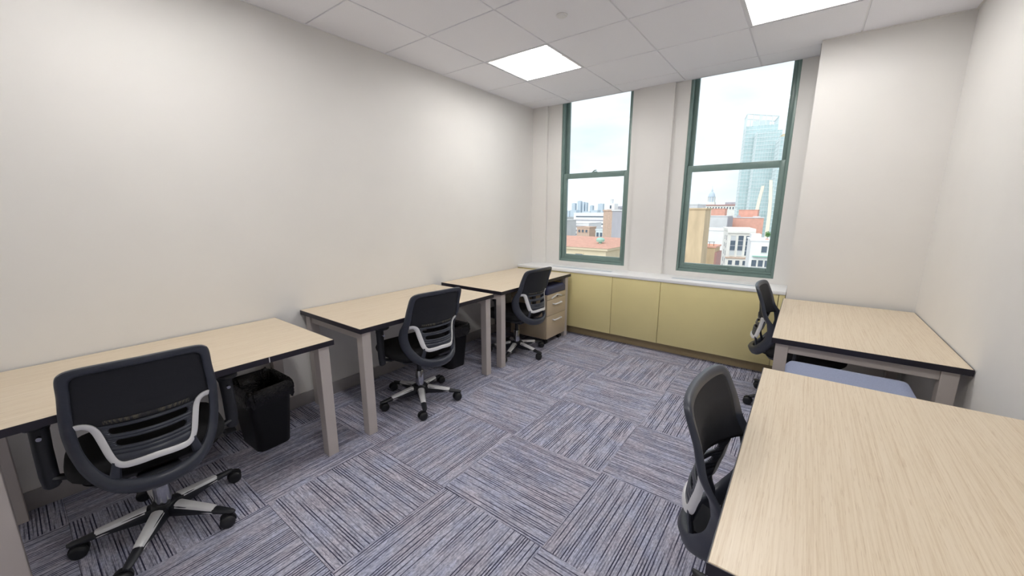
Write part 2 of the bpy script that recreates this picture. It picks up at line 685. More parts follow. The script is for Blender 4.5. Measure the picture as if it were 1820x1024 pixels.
def window(n, x0, x1, label):
    e = empty('window_%d' % n, (x0, 0.29, WZ))
    tag(e, label, 'window', kind='structure')
    wdt = x1 - x0
    zt = TOP - WZ
    b = MB()
    rect_ring(b, 0, wdt, 0, zt, 0.022, 0.022, 0.03, 0.04, 0.0, 0.14)
    b.build('window_frame', 'window_green', e, bevel=0.003)
    # dark track liner in the jambs behind the lower sash plane
    s = MB()
    rect_ring(s, 0.022, wdt - 0.022, 0.03, 1.035, 0.043, 0.043, 0.055, 0.058, 0.018, 0.055)
    s.box(0.022, wdt - 0.022, 0.010, 0.018, 0.03, 0.052)
    lo = s.build('lower_sash', 'window_green', e, bevel=0.004)
    MB().box(0.063, wdt - 0.063, 0.036, 0.040, 0.083, 0.979).build('glass_pane', 'window_glass', lo)
    u = MB()
    rect_ring(u, 0.022, wdt - 0.022, 0.985, zt - 0.04, 0.036, 0.036, 0.05, 0.05, 0.07, 0.107)
    up = u.build('upper_sash', 'window_green', e, bevel=0.004)
    MB().box(0.056, wdt - 0.056, 0.086, 0.090, 1.033, zt - 0.088).build('glass_pane', 'window_glass', up)
    if n == 1:
        k = MB().box(wdt / 2 - 0.028, wdt / 2 + 0.028, 0.022, 0.05, 1.035, 1.043)
        k.tube([(wdt / 2 - 0.02, 0.035, 1.043), (wdt / 2, 0.03, 1.055), (wdt / 2 + 0.024, 0.028, 1.056)], 0.006, 8)
        k.build('sash_lock', 'window_green', e, bevel=0.002)
    else:
        k = MB().tube([(wdt / 2 - 0.06, 0.012, 0.056), (wdt / 2 - 0.05, -0.004, 0.056), (wdt / 2 + 0.05, -0.004, 0.056),
                       (wdt / 2 + 0.06, 0.012, 0.056)], 0.006, 8)
        k.build('lift_handle', 'window_green', e, smooth=True)
    return e


window(1, W1[0], W1[1], 'narrower-looking green double-hung sash window nearer the left wall')
window(2, W2[0], W2[1], 'green double-hung sash window beside the wall pier, glass tower outside')

# ------------------------------------------------------------------ convector enclosure under the windows
en = empty('radiator_enclosure', (0, 0, 0))
tag(en, 'long cream panelled radiator enclosure under both windows', 'cabinet')
MB().box(0.004, PX - 0.004, -0.034, YW - 0.004, 0.10, 0.712).build('body', 'shaded_cream', en)
MB().box(0.004, PX - 0.004, 0.024, YW - 0.004, 0.0, 0.10).build('kick_board', 'shaded_cream', en)
xs = [0.003, 0.315, 1.236, 1.731, 2.685, PX - 0.003]
for a, c in zip(xs, xs[1:]):
    MB().box(a + 0.0022, c - 0.0022, -0.056, -0.034, 0.10, 0.724).build('panel', 'cabinet_cream', en, bevel=0.0015)
si = empty('window_sill', (0, 0, 0.712))
tag(si, 'white window sill board with recessed air grilles above the radiator enclosure', 'sill')
MB().box(0.003, PX - 0.003, -0.062, YW - 0.003, 0.012, 0.042).build('sill_board', 'sill_white', si, bevel=0.003)
for a, c in ((0.42, 1.17), (1.80, 2.57)):
    MB().box(a, c, 0.045, 0.105, 0.042, 0.0435).build('air_grille', 'grille', si)


# ------------------------------------------------------------------ ceiling lights
def troffer(x, y, label):
    e = empty('ceiling_light', (x + G / 2, y + G / 2, H))
    tag(e, label, 'ceiling light', 'recessed troffers')
    h = G / 2 - 0.014
    b = MB()
    # housing: flat flange, sloping sides, back plate (open below)
    i0, i1, d = h, h - 0.075, 0.095
    ring = lambda s, z, sy=None: [(-s, -(sy or s), z), (s, -(sy or s), z), (s, (sy or s), z), (-s, (sy or s), z)]
    b.loft([ring(h, 0.004), ring(h, 0.016), ring(h - 0.012, 0.02), ring(i1, d), ring(0.02, d)], cap0=False, cap1=True)
    b.build('housing', 'troffer_white', e)
    f = MB()
    for sx in (-1, 1):
        f.box(sx * h - 0.008, sx * h + 0.008, -h - 0.008, h + 0.008, 0.0, 0.010)
        f.box(-h + 0.008, h - 0.008, sx * h - 0.008, sx * h + 0.008, 0.0, 0.010)
    f.build('frame', 'grid_white', e)
    # rounded basket lens along x with domed ends
    L, R, D = 0.235, 0.115, 0.075
    prof = []
    rings = []
    for k in range(13):
        xx = -L + 2 * L * k / 12
        q = 1 - (abs(xx) / L) ** 6 * 0.35
        rings.append([(xx, R * q * cos(pi + pi * j / 14), 0.090 + D * q * sin(pi + pi * j / 14)) for j in range(15)])
    l_ = MB().loft(rings, True, True)
    l_.build('diffuser_lens', 'troffer_lens', e, smooth=True)
    return e


troffer(*TROFF[0], 'square recessed ceiling light nearest the left wall above the desks')
troffer(*TROFF[1], 'square recessed ceiling light cut by the top edge, near the pier')
troffer(*TROFF[2], 'recessed ceiling light behind the viewer on the left side')
troffer(*TROFF[3], 'recessed ceiling light behind the viewer on the right side')

sp = empty('sprinkler_cover', (1.413, -1.521, H))
tag(sp, 'small round white sprinkler cover plate on the ceiling', 'sprinkler cover')
MB().lathe([(0.036, 0.0), (0.036, -0.004), (0.032, -0.007)], seg=28).build('cover_plate', 'white_plastic', sp, smooth=True)
MB().lathe([(0.024, -0.007), (0.024, -0.0085)], seg=28).build('cap', 'white_plastic', sp, smooth=True)


# ------------------------------------------------------------------ desks
def make_desk():
    """origin: floor below the back edge's middle; local x runs from the wall edge (0) to the sitter's edge, y is length"""
    D_, L_, Z_, T_ = 0.752, 1.235, 0.712, 0.03
    e = empty('office_desk')
    tp = MB().box(0, D_, -L_ / 2, L_ / 2, Z_ - T_, Z_).build('tabletop', 'maple_laminate', e, bevel=0.0015, bseg=1)
    bd = MB()
    k = 0.0025
    bd.box(-k, 0.0, -L_ / 2 - k, L_ / 2 + k, Z_ - T_ - 0.001, Z_ - 0.0015)
    bd.box(D_, D_ + k, -L_ / 2 - k, L_ / 2 + k, Z_ - T_ - 0.001, Z_ - 0.0015)
    bd.box(0, D_, -L_ / 2 - k, -L_ / 2, Z_ - T_ - 0.001, Z_ - 0.0015)
    bd.box(0, D_, L_ / 2, L_ / 2 + k, Z_ - T_ - 0.001, Z_ - 0.0015)
    bd.build('edge_band', 'desk_edge', tp)
    zt = Z_ - T_
    lw = 0.06
    for sy in (-1, 1):
        for x in (0.03, D_ - 0.018 - lw):
            y0 = sy * (L_ / 2 - 0.018 - lw) if sy > 0 else -L_ / 2 + 0.018
            MB().box(x, x + lw, y0, y0 + lw, 0, zt).build('leg', 'desk_leg', e, bevel=0.002, bseg=1)
        yc = sy * (L_ / 2 - 0.018 - lw / 2)
        MB().box(0.03 + lw, D_ - 0.018 - lw, yc - 0.02, yc + 0.02, zt - 0.055, zt).build('side_rail', 'desk_leg', e, bevel=0.002, bseg=1)
    MB().box(0.04, 0.07, -L_ / 2 + 0.018 + lw, L_ / 2 - 0.018 - lw, zt - 0.055, zt).build('back_rail', 'desk_leg', e, bevel=0.002, bseg=1)
    return e


DESKS = [  # x of wall edge, y centre, top height, facing (0 = sitter on +x side, 180 = sitter on -x side)
    (0.010, -3.4575, 0.699, 0, 'maple-topped desk at the left edge, nearest of the three along the wall'),
    (0.006, -2.0525, 0.715, 0, 'maple-topped desk in the middle of the row along the left wall'),
    (0.006, -0.7075, 0.716, 0, 'maple-topped desk in the far left corner beside the radiator enclosure'),
    (XR - 0.006, -0.7255, 0.708, 180, 'maple-topped desk at the right wall, end against the wall pier'),
    (XR - 0.006, -2.4945, 0.708, 180, 'large nearest maple-topped desk in the lower right foreground'),
]
desk0 = make_desk()
for i, (x, y, z, r, lb) in enumerate(DESKS):
    d = desk0 if i == 0 else copy_tree(desk0)
    d.location = (x, y, 0)
    d.rotation_euler = (0, 0, radians(r))
    d.scale = (1, 1, z / 0.712)
    tag(d, lb, 'desk', 'maple office desks')


MB().box(0.754, 0.7565, 0.288, 0.292, 0.683, 0.709).build('edge_clip', 'silver', desk0)

# ------------------------------------------------------------------ task chairs (local +x = forward)
XC = [(0.34, -0.255), (0.40, -0.284), (0.47, -0.290), (0.55, -0.281), (0.63, -0.260), (0.70, -0.259), (0.77, -0.265), (0.89, -0.292)]
KF = [(0.34, 0.095), (0.42, 0.125), (0.50, 0.128), (0.57, 0.115), (0.63, 0.085), (0.675, 0.058), (0.70, 0.048), (0.78, 0.038), (0.89, 0.022)]


def bx(s, z, off=0.0):
    return (interp(XC, z) + interp(KF, z) * (s / 0.2) ** 2 + off, s, z)


HALF = [(0.0, 0.889), (0.10, 0.888), (0.165, 0.884), (0.195, 0.872), (0.208, 0.846), (0.214, 0.78), (0.224, 0.69),
        (0.230, 0.61), (0.226, 0.535), (0.208, 0.465), (0.170, 0.405), (0.10, 0.360), (0.0, 0.348)]
INNER = [(0.0, 0.858), (0.095, 0.857), (0.150, 0.853), (0.168, 0.844), (0.176, 0.825), (0.181, 0.77), (0.187, 0.69),
         (0.190, 0.61), (0.183, 0.54), (0.163, 0.482), (0.130, 0.440), (0.08, 0.419), (0.0, 0.413)]


def mirror(h):
    return h + [(-s, z) for s, z in reversed(h[1:-1])]


def inner_half(z):
    pts = crom(INNER, 6, closed=False)
    for (s0, z0), (s1, z1) in zip(pts, pts[1:]):
        if z1 <= z <= z0 and z0 > z1:
            return s0 + (s1 - s0) * (z0 - z) / (z0 - z1)
    return 0.0


def make_chair():
    e = empty('task_chair')
    # --- back frame ring
    oc = crom(mirror(HALF), 4)
    ic = crom(mirror(INNER), 4)
    rings = []
    for (so, zo), (s_, z_) in zip(oc, ic):
        ring = []
        low = max(0.0, min(1.0, (0.52 - zo) / 0.12))
        t = 0.016 + 0.012 * low
        for u, w_ in ((0.0, 0.0), (0.06, 0.75), (0.3, 1.0), (0.7, 1.0), (0.94, 0.6), (1.0, 0.0),
                      (0.94, -0.35), (0.7, -0.5), (0.3, -0.5), (0.06, -0.4)):
            s = so + (s_ - so) * u
            z = zo + (z_ - zo) * u
            ring.append(bx(s, z, -t * w_))
        rings.append(ring)
    MB().loft(rings, loop=True).build('back_frame', 'back_plastic', e, smooth=True, angle=60)
    # --- mesh panel, upper part
    rows = []
    nz = 22
    for i in range(nz + 1):
        z = 0.638 + (0.866 - 0.638) * i / nz
        h = inner_half(min(z, 0.8525)) + 0.008
        rows.append([bx(-h + 2 * h * j / 20, z, 0.001) for j in range(21)])
    MB().loft(rows, closed=False).build('mesh_back', 'mesh_fabric', e, smooth=True, solid=0.010)
    # --- perforated band
    rows = [[bx(-0.122 + 0.244 * j / 16, 0.648 + 0.016 * i / 2, -0.0065) for j in range(17)] for i in range(3)]
    MB().loft(rows, closed=False).build('vent_band', 'perforated_band', e, smooth=True, solid=0.003)
    # --- lumbar plate with two slots
    pl = MB()

    def half_w(z):
        return interp([(0.485, 0.100), (0.50, 0.112), (0.56, 0.124), (0.61, 0.137), (0.642, 0.160)], z)

    def slot(z):
        for zc, hl in ((0.617, 0.114), (0.571, 0.101)):
            hh = 0.0130
            if abs(z - zc) < hh:
                return hl - hh + sqrt(hh * hh - (z - zc) ** 2)
        return 0.0
    zs = [0.485, 0.50, 0.53]
    for zc in (0.571, 0.617):
        zs += [zc - 0.0130 - 1e-4, zc - 0.0129, zc - 0.0105, zc - 0.006, zc, zc + 0.006, zc + 0.0105, zc + 0.0129, zc + 0.0130 + 1e-4]
        zs += [zc + 0.021]
    zs = sorted(set(zs + [0.545, 0.642]))
    for z0, z1 in zip(zs, zs[1:]):
        a0, a1 = slot(z0), slot(z1)
        w0, w1_ = half_w(z0), half_w(z1)
        if slot((z0 + z1) / 2) == 0:
            n = 14
            pl.loft([[bx(-w_ + 2 * w_ * j / n, z, -0.004) for j in range(n + 1)] for z, w_ in ((z0, w0), (z1, w1_))], closed=False)
        else:
            for sg in (-1, 1):
                n = 3
                pl.loft([[bx(sg * (a + (w_ - a) * j / n), z, -0.004) for j in range(n + 1)][::sg]
                         for z, a, w_ in ((z0, a0, w0), (z1, a1, w1_))], closed=False)
    pl.build('lumbar_plate', 'back_plastic', e, smooth=True, solid=0.009)
    # --- silver trim
    half = [(0.191, 0.650), (0.172, 0.652), (0.154, 0.643), (0.142, 0.620), (0.132, 0.575), (0.121, 0.525), (0.110, 0.500),
            (0.092, 0.488), (0.06, 0.490), (0.0, 0.496)]
    path = [(-s, z) for s, z in half] + list(reversed(half[:-1]))
    path = crom(path, 3, closed=False)
    rings = []
    for i, (s, z) in enumerate(path):
        s0, z0 = path[max(0, i - 1)]
        s1, z1 = path[min(len(path) - 1, i + 1)]
        d = sqrt((s1 - s0) ** 2 + (z1 - z0) ** 2)
        ns, nz_ = -(z1 - z0) / d, (s1 - s0) / d
        hw = 0.0115
        rings.append([bx(s + ns * k * hw, z + nz_ * k * hw, -o_) for k, o_ in ((-1, 0.004), (-1, 0.013), (-0.6, 0.016), (0.6, 0.016), (1, 0.013), (1, 0.004))])
    MB().loft(rings).build('silver_trim', 'silver', e, smooth=True, angle=50)
    # --- brackets from trim to frame bottom
    for sg in (-1, 1):
        MB().tube([bx(sg * 0.105, 0.498, -0.004), bx(sg * 0.115, 0.465, -0.002), bx(sg * 0.122, 0.425, 0.0)], [0.016, 0.015, 0.018], 8, ry=0.5).build(
            'back_bracket', 'back_plastic', e, smooth=True)
    # --- spine down to the mechanism
    MB().loft([[bx(s, 0.39, 0.0) for s in (-0.07, 0.07)] + [bx(s, 0.405, 0.012) for s in (0.07, -0.07)],
               [(-0.12, -0.06, 0.345), (-0.12, 0.06, 0.345), (-0.12, 0.06, 0.365), (-0.12, -0.06, 0.365)],
               [(-0.05, -0.06, 0.345), (-0.05, 0.06, 0.345), (-0.05, 0.06, 0.365), (-0.05, -0.06, 0.365)]]).build('back_arm', 'black_plastic', e)
    # --- seat
    def sring(g, z, f=0.0):
        out = []
        for k in range(40):
            a = 2 * pi * k / 40
            c_, s_ = cos(a), sin(a)
            n = 3.6
            q = (abs(c_) ** n + abs(s_) ** n) ** (-1 / n)
            out.append((0.035 + 0.238 * g * q * c_, 0.252 * g * q * s_, z - f * max(0, c_) ** 2))
        return out
    MB().loft([sring(0.80, 0.392), sring(0.93, 0.396), sring(0.99, 0.412), sring(1.0, 0.432, 0.004), sring(0.97, 0.452, 0.010),
               sring(0.88, 0.463, 0.014), sring(0.55, 0.467, 0.010), sring(0.1, 0.462)]).build('seat', 'seat_fabric', e, smooth=True, angle=70)
    MB().rrect([(0.19, 0.19, 0.05, 0.372), (0.205, 0.21, 0.06, 0.394)], 0.03).build('seat_pan', 'black_plastic', e, smooth=True)
    MB().box(-0.10, 0.11, -0.07, 0.07, 0.322, 0.374).build('tilt_mechanism', 'black_plastic', e, bevel=0.012)
    # --- column
    MB().lathe([(0.030, 0.115), (0.030, 0.235), (0.027, 0.24)], seg=20).build('column_cover', 'chrome', e, smooth=True)
    MB().lathe([(0.0165, 0.23), (0.0165, 0.33)], seg=16).build('gas_lift', 'black_plastic', e, smooth=True)
    # --- armrests
    for sg in (-1, 1):
        pad = MB().rrect([(0.112, 0.034, 0.033, 0.628), (0.122, 0.041, 0.040, 0.636), (0.122, 0.041, 0.040, 0.648), (0.114, 0.034, 0.033, 0.655)],
                         0.045, sg * 0.288, 6).build('arm_pad', 'black_plastic', e, smooth=True, angle=50)
        MB().tube([(0.012, sg * 0.285, 0.630), (0.010, sg * 0.288, 0.600), (0.005, sg * 0.290, 0.52), (0.0, sg * 0.290, 0.42), (0.0, sg * 0.288, 0.372), (0.0, sg * 0.287, 0.362)],
                  [0.034, 0.027, 0.026, 0.026, 0.024, 0.015], 12, ry=0.62).build('arm_post', 'black_plastic', e, smooth=True)
        MB().tube([(0.0, sg * 0.16, 0.384), (0.0, sg * 0.23, 0.384), (0.0, sg * 0.284, 0.402)], [0.02, 0.02, 0.018], 8, ry=0.6).build(
            'arm_bracket', 'black_plastic', e, smooth=True)
        for dx in (-0.030, 0.036):
            MB().tube([(dx, sg * 0.288, 0.585), (dx * 1.55, sg * 0.288, 0.585)], 0.008, 8).build('arm_bolt', 'chrome', e, smooth=True)
    # --- lever
    MB().tube([(0.03, -0.07, 0.352), (0.03, -0.22, 0.350), (0.025, -0.262, 0.340)], 0.006, 8).rrect(
        [(0.028, 0.024, 0.012, 0.330), (0.030, 0.026, 0.012, 0.338)], 0.022, -0.275).build('seat_lever', 'black_plastic', e, smooth=True)
    # --- five-star base
    MB().lathe([(0.046, 0.066), (0.052, 0.075), (0.050, 0.112), (0.040, 0.122)], seg=24).build('base_hub', 'black_plastic', e, smooth=True)
    leg = None
    for k in range(5):
        if leg is None:
            lg = MB()
            rr = []
            for x, hw, zt, zb in ((0.03, 0.034, 0.118, 0.064), (0.08, 0.030, 0.114, 0.064), (0.20, 0.020, 0.092, 0.064), (0.265, 0.017, 0.080, 0.060),
                                  (0.292, 0.015, 0.076, 0.058), (0.306, 0.008, 0.072, 0.060)):
                rr.append([(x, -hw * 0.8, zb), (x, hw * 0.8, zb), (x, hw, (zb + zt) / 2), (x, hw * 0.75, zt - 0.004), (x, hw * 0.3, zt),
                           (x, -hw * 0.3, zt), (x, -hw * 0.75, zt - 0.004), (x, -hw, (zb + zt) / 2)])
            leg = lg.loft(rr).build('base_leg', 'black_plastic', e, smooth=True, angle=40)
            cv = MB()
            rr = []
            for x, hw, zt in ((0.058, 0.024, 0.1185), (0.064, 0.0265, 0.1185), (0.19, 0.0195, 0.0970), (0.216, 0.0180, 0.0925), (0.222, 0.015, 0.0910)):
                rr.append([(x, -hw * 1.0, zt - 0.026), (x, -hw * 0.98, zt - 0.012), (x, -hw * 0.75, zt - 0.002), (x, -hw * 0.3, zt + 0.002),
                           (x, hw * 0.3, zt + 0.002), (x, hw * 0.75, zt - 0.002), (x, hw * 0.98, zt - 0.012), (x, hw * 1.0, zt - 0.026)])
            cv.loft(rr).build('leg_cover', 'silver', leg, smooth=True, angle=40)
            cs = MB()
            R = 0.029
            for sy in (-1, 1):
                cs.loft([[(-0.018 + r * cos(2 * pi * q / 20), sy * y, R + r * sin(2 * pi * q / 20)) for q in range(20)]
                         for r, y in ((R - 0.002, 0.006), (R, 0.009), (R, 0.021), (R - 0.005, 0.026), (0.012, 0.0275))])
            # hood and stem
            cs.loft([[(-0.018 + (R + 0.004) * cos(a), y, R + (R + 0.004) * sin(a)) for a in [radians(-10 + 150 * q / 10) for q in range(11)]]
                     + [(-0.018 + (R - 0.008) * cos(a), y, R + (R - 0.008) * sin(a)) for a in [radians(140 - 150 * q / 10) for q in range(11)]]
                     for y in (-0.007, 0.007)])
            cs.cyl(0, 0, 0.045, 0.070, 0.008, seg=10)
            c0 = cs.build('caster', 'caster_rubber', leg, smooth=True, angle=45)
            c0.location = (0.293, 0, 0)
            c0.rotation_euler = (0, 0, 0.6)
        else:
            l2 = copy_tree(leg, e)
            l2.rotation_euler = (0, 0, radians(72 * k))
            for c in kids(l2):
                if c.name.startswith('caster'):
                    c.rotation_euler = (0, 0, 0.6 + 1.9 * k)
    return e


CHAIRS = [  # x, y, heading, star phase in world degrees
    (0.636, -3.615, 175, 38, 'black task chair nearest the viewer at the left desk, back turned'),
    (0.618, -2.138, 174, 38, 'black task chair at the middle desk of the left row'),
    (0.612, -0.905, 177, -2, 'black task chair at the far left corner desk beside the drawer pedestal'),
    (2.858, -0.545, -3, 144, 'black task chair at the far right desk near the window'),
    (2.878, -2.630, -4, 151, 'black task chair tucked under the big foreground desk at the right'),
]
chair0 = make_chair()
chairs = [chair0] + [copy_tree(chair0) for _ in CHAIRS[1:]]
for c, (x, y, r, ph, lb) in zip(chairs, CHAIRS):
    c.location = (x, y, 0)
    c.rotation_euler = (0, 0, radians(r))
    tag(c, lb, 'office chair', 'black task chairs')
    k = 0
    for ch in kids(c):
        if ch.name.startswith('base_leg'):
            ch.rotation_euler = (0, 0, radians(ph - r + 72 * k))
            k += 1


# ------------------------------------------------------------------ waste bins with black liners
def make_bin():
    e = empty('waste_bin')
    hx, hy, hz = 0.158, 0.116, 0.385
    b = MB()

    def ring(ax, ay, r, z, seg=6):
        out = []
        for sx, sy, a0 in ((1, 1, 0), (-1, 1, 90), (-1, -1, 180), (1, -1, 270)):
            for k in range(seg + 1):
                a = radians(a0 + 90 * k / seg)
                out.append((sx * (ax - r) + r * cos(a), sy * (ay - r) + r * sin(a), z))
        return out
    b.loft([ring(hx * .78, hy * .78, .04, 0.0), ring(hx * .80, hy * .80, .04, 0.006), ring(hx, hy, .04, hz - .02), ring(hx + .006, hy + .006, .04, hz),
            ring(hx - .004, hy - .004, .04, hz - .002), ring(hx * .76, hy * .76, .04, 0.012)], cap0=True, cap1=True)
    b.build('body', 'bin_plastic', e, smooth=True)
    # liner: hangs inside, folds over the rim with a ragged wrinkled skirt
    rnd = random.Random(11)
    N = 96

    def wob(z, out, amp, zam):
        r_ = []
        base = ring(hx + out, hy + out, .042, z, 23)
        for i, (x, y, zz) in enumerate(base):
            a = 2 * pi * i / len(base)
            w_ = amp * (sin(9 * a + z * 60) * .5 + sin(23 * a + z * 110) * .35 + (rnd.random() - .5) * .9)
            l_ = sqrt(x * x + y * y)
            zz2 = zz + zam * (sin(5 * a + 1.0) * .5 + sin(13 * a) * .35 + (rnd.random() - .5) * .5)
            r_.append((x + x / l_ * w_, y + y / l_ * w_, zz2))
        return r_
    l = MB()
    l.loft([wob(hz - .080, .008, .004, .018), wob(hz - .062, .012, .008, .012), wob(hz - .042, .013, .009, .006), wob(hz - .02, .013, .008, .005),
            wob(hz + .004, .012, .003, .006), wob(hz + .018, .002, .003, .010), wob(hz + .006, -.012, .004, .006),
            wob(hz - .06, -.022, .008, .004), wob(hz - .16, -.038, .010, .0), wob(hz - .30, -.052, .006, 0)], cap0=False, cap1=True)
    l.build('bag_liner', 'bag_film', e, smooth=True, angle=80)
    return e


bin0 = make_bin()
bin1 = copy_tree(bin0)
for o, loc, rz, lb in ((bin0, (0.262, -3.062, 0), 2, 'black lined waste bin under the nearest left desk'),
                       (bin1, (0.282, -1.520, 0), 178, 'black lined waste bin behind the middle chair of the left row')):
    o.location = loc
    o.rotation_euler = (0, 0, radians(rz))
    tag(o, lb, 'waste bin', 'black waste bins')


# ------------------------------------------------------------------ mobile pedestals (front at local +x)
def make_pedestal():
    e = empty('mobile_pedestal')
    D_, W_, z0, z1 = 0.47, 0.390, 0.066, 0.548
    MB().box(-D_, -0.02, -W_ / 2, W_ / 2, z0, z1).build('body', 'pedestal_beige', e, bevel=0.003)
    for a, c in ((0.318, 0.487), (z0 + 0.004, 0.314)):
        dr = MB().box(-0.02, 0.0, -W_ / 2 + 0.002, W_ / 2 - 0.002, a, c).build('drawer', 'pedestal_beige', e, bevel=0.002)
        zc = c - 0.05
        MB().tube([(0.0, -0.075, zc), (0.022, -0.075, zc), (0.027, -0.068, zc), (0.027, 0.068, zc), (0.022, 0.075, zc), (0.0, 0.075, zc)],
                  0.0078, 8).build('handle', 'silver', dr, smooth=True)
    rail = MB().box(-0.02, 0.0, -W_ / 2 + 0.002, W_ / 2 - 0.002, 0.491, z1 - 0.002).build('top_rail', 'pedestal_beige', e, bevel=0.002)
    MB().tube([(0.0, -0.105, 0.500), (0.006, -0.07, 0.512), (0.009, 0.0, 0.528), (0.006, 0.07, 0.512), (0.0, 0.105, 0.500)], 0.007, 8).build(
        'pull_strip', 'silver', rail, smooth=True)
    MB().tube([(-0.001, 0.0, 0.513), (0.011, 0.0, 0.513)], 0.009, 12).build('lock', 'dark_slot', rail, smooth=True)
    cu = MB().rrect([(D_ / 2 - .004, W_ / 2 - .004, .02, z1), (D_ / 2 + .002, W_ / 2 + .002, .025, z1 + .012), (D_ / 2 + .002, W_ / 2 + .002, .025, z1 + .055),
                     (D_ / 2 - .012, W_ / 2 - .012, .03, z1 + .078), (D_ / 2 - .05, W_ / 2 - .05, .04, z1 + .084)], -D_ / 2)
    cu.build('seat_cushion', 'navy_vinyl', e, smooth=True, angle=50)
    for x in (-D_ + 0.05, -0.05):
        for y in (-W_ / 2 + 0.05, W_ / 2 - 0.05):
            c = MB()
            for sy in (-1, 1):
                c.loft([[(x + r * cos(2 * pi * q / 16), y + sy * yy, 0.026 + r * sin(2 * pi * q / 16)) for q in range(16)]
                        for r, yy in ((0.026, 0.004), (0.026, 0.016), (0.02, 0.02))])
            c.cyl(x, y, 0.03, z0, 0.012, seg=10)
            c.build('caster', 'caster_rubber', e, smooth=True, angle=45)
    return e


ped0 = make_pedestal()
ped1 = copy_tree(ped0)
ped0.location = (0.752, -0.372, 0)
tag(ped0, 'beige two-drawer pedestal with navy seat cushion under the far left desk', 'drawer pedestal', 'mobile pedestals')
ped1.location = (2.800, -1.625, 0)
ped1.rotation_euler = (0, 0, pi)
for ch in kids(ped1):
    if ch.name.startswith('seat_cushion'):
        ch.data = ch.data.copy()
        ch.data.materials.clear()
        ch.data.materials.append(MATS['blue_fabric'])
tag(ped1, 'pedestal with pale blue-grey fabric cushion between the two right desks', 'drawer pedestal', 'mobile pedestals')

# ------------------------------------------------------------------ wall outlet under the right desk
ou = empty('wall_outlet', (XR, -0.90, 0.44))
tag(ou, 'white wall outlet with dark sockets under the far right desk', 'outlet')
MB().box(-0.006, 0.0, -0.036, 0.036, -0.058, 0.058).build('cover_plate', 'white_plastic', ou, bevel=0.002)
for dz in (-0.022, 0.022):
    s = MB().rrect([(0.0015, 0.017, 0.001, dz - 0.014), (0.0015, 0.017, 0.001, dz + 0.014)], -0.0068).build('socket', 'white_plastic', ou)
    for dy in (-0.006, 0.006):
        MB().box(-0.0088, -0.0082, dy - 0.0012, dy + 0.0012, dz - 0.005, dz + 0.006).build('slot', 'dark_slot', s)

# ------------------------------------------------------------------ the city outside (real distances, metres)
GZ = -45.0
mat('city_ground', rgb(150, 150, 150), 0.9, noise=0.1, nscale=0.05)
mat('roof_tile', rgb(208, 156, 138), 0.8, noise=0.12, nscale=1.2, stretch=(3, 0.6, 1), bump=0.0)
mat('cream_wall', rgb(216, 200, 172), 0.8, noise=0.06, nscale=0.4)
mat('pink_brick', rgb(204, 176, 158), 0.85, noise=0.10, nscale=1.5)
mat('tan_brick', rgb(206, 182, 150), 0.85, noise=0.16, nscale=0.5, stretch=(1, 1, 0.3))
mat('orange_brick', rgb(228, 174, 157), 0.85, noise=0.08, nscale=0.5)
mat('grey_stucco', rgb(178, 176, 184), 0.85, noise=0.08, nscale=0.4, stretch=(1, 1, 0.3))
mat('pale_concrete', rgb(214, 214, 216), 0.8, noise=0.06, nscale=0.2)
mat('white_stone', rgb(236, 232, 226), 0.75, noise=0.05, nscale=0.3)
mat('white_render', rgb(240, 240, 242), 0.7, noise=0.03, nscale=0.2)
mat('dark_pane', rgb(92, 104, 118), 0.15, noise=0.12, nscale=0.6)
mat('blind_pane', rgb(206, 208, 210), 0.5, noise=0.04)
mat('tower_glass', rgb(190, 210, 212), 0.15, noise=0.10, nscale=0.09, stretch=(1, 1, 2.0))
mat('tower_metal', rgb(220, 228, 230), 0.5, noise=0.04, nscale=0.2)
mat('far_hazed', rgb(196, 208, 219), 0.8, noise=0.05, nscale=0.02)  # distance haze mixed into the base colour, pale grey-blue
mat('maroon', rgb(186, 142, 136), 0.8, noise=0.05)
mat('copper_green', rgb(158, 198, 184), 0.6, noise=0.06)
mat('cream_column', rgb(245, 236, 218), 0.7, noise=0.03, nscale=0.1)
mat('leaf', rgb(104, 150, 88), 0.8, noise=0.2, nscale=3)
mat('bark', rgb(96, 80, 66), 0.9, noise=0.1, nscale=5)

g = MB().box(-2600, 900, 6, 4200, GZ - 1, GZ).build('street_ground', 'city_ground')
tag(g, 'grey street level far below between the buildings', 'ground', kind='structure')


def building(name, label, x, y, w_, d_, ztop, m, rot=0.0, cat='building', group=None, parapet=0.6, pm=None):
    """front-centre at (x, y); front faces the office (-y) turned by rot degrees"""
    e = empty(name, (x, y, GZ), radians(rot))
    tag(e, label, cat, group)
    zt = ztop - GZ
    MB().box(-w_ / 2, w_ / 2, 0, d_, 0, zt).build('walls', m, e)
    if parapet:
        p = MB()
        o = 0.25
        p.box(-w_ / 2 - o, w_ / 2 + o, -o, 0.3, zt, zt + parapet)
        p.box(-w_ / 2 - o, w_ / 2 + o, d_ - 0.3, d_ + o, zt, zt + parapet)
        p.box(-w_ / 2 - o, -w_ / 2 + 0.3, 0.3, d_ - 0.3, zt, zt + parapet)
        p.box(w_ / 2 - 0.3, w_ / 2 + o, 0.3, d_ - 0.3, zt, zt + parapet)
        p.build('parapet', pm or m, e)
    return e


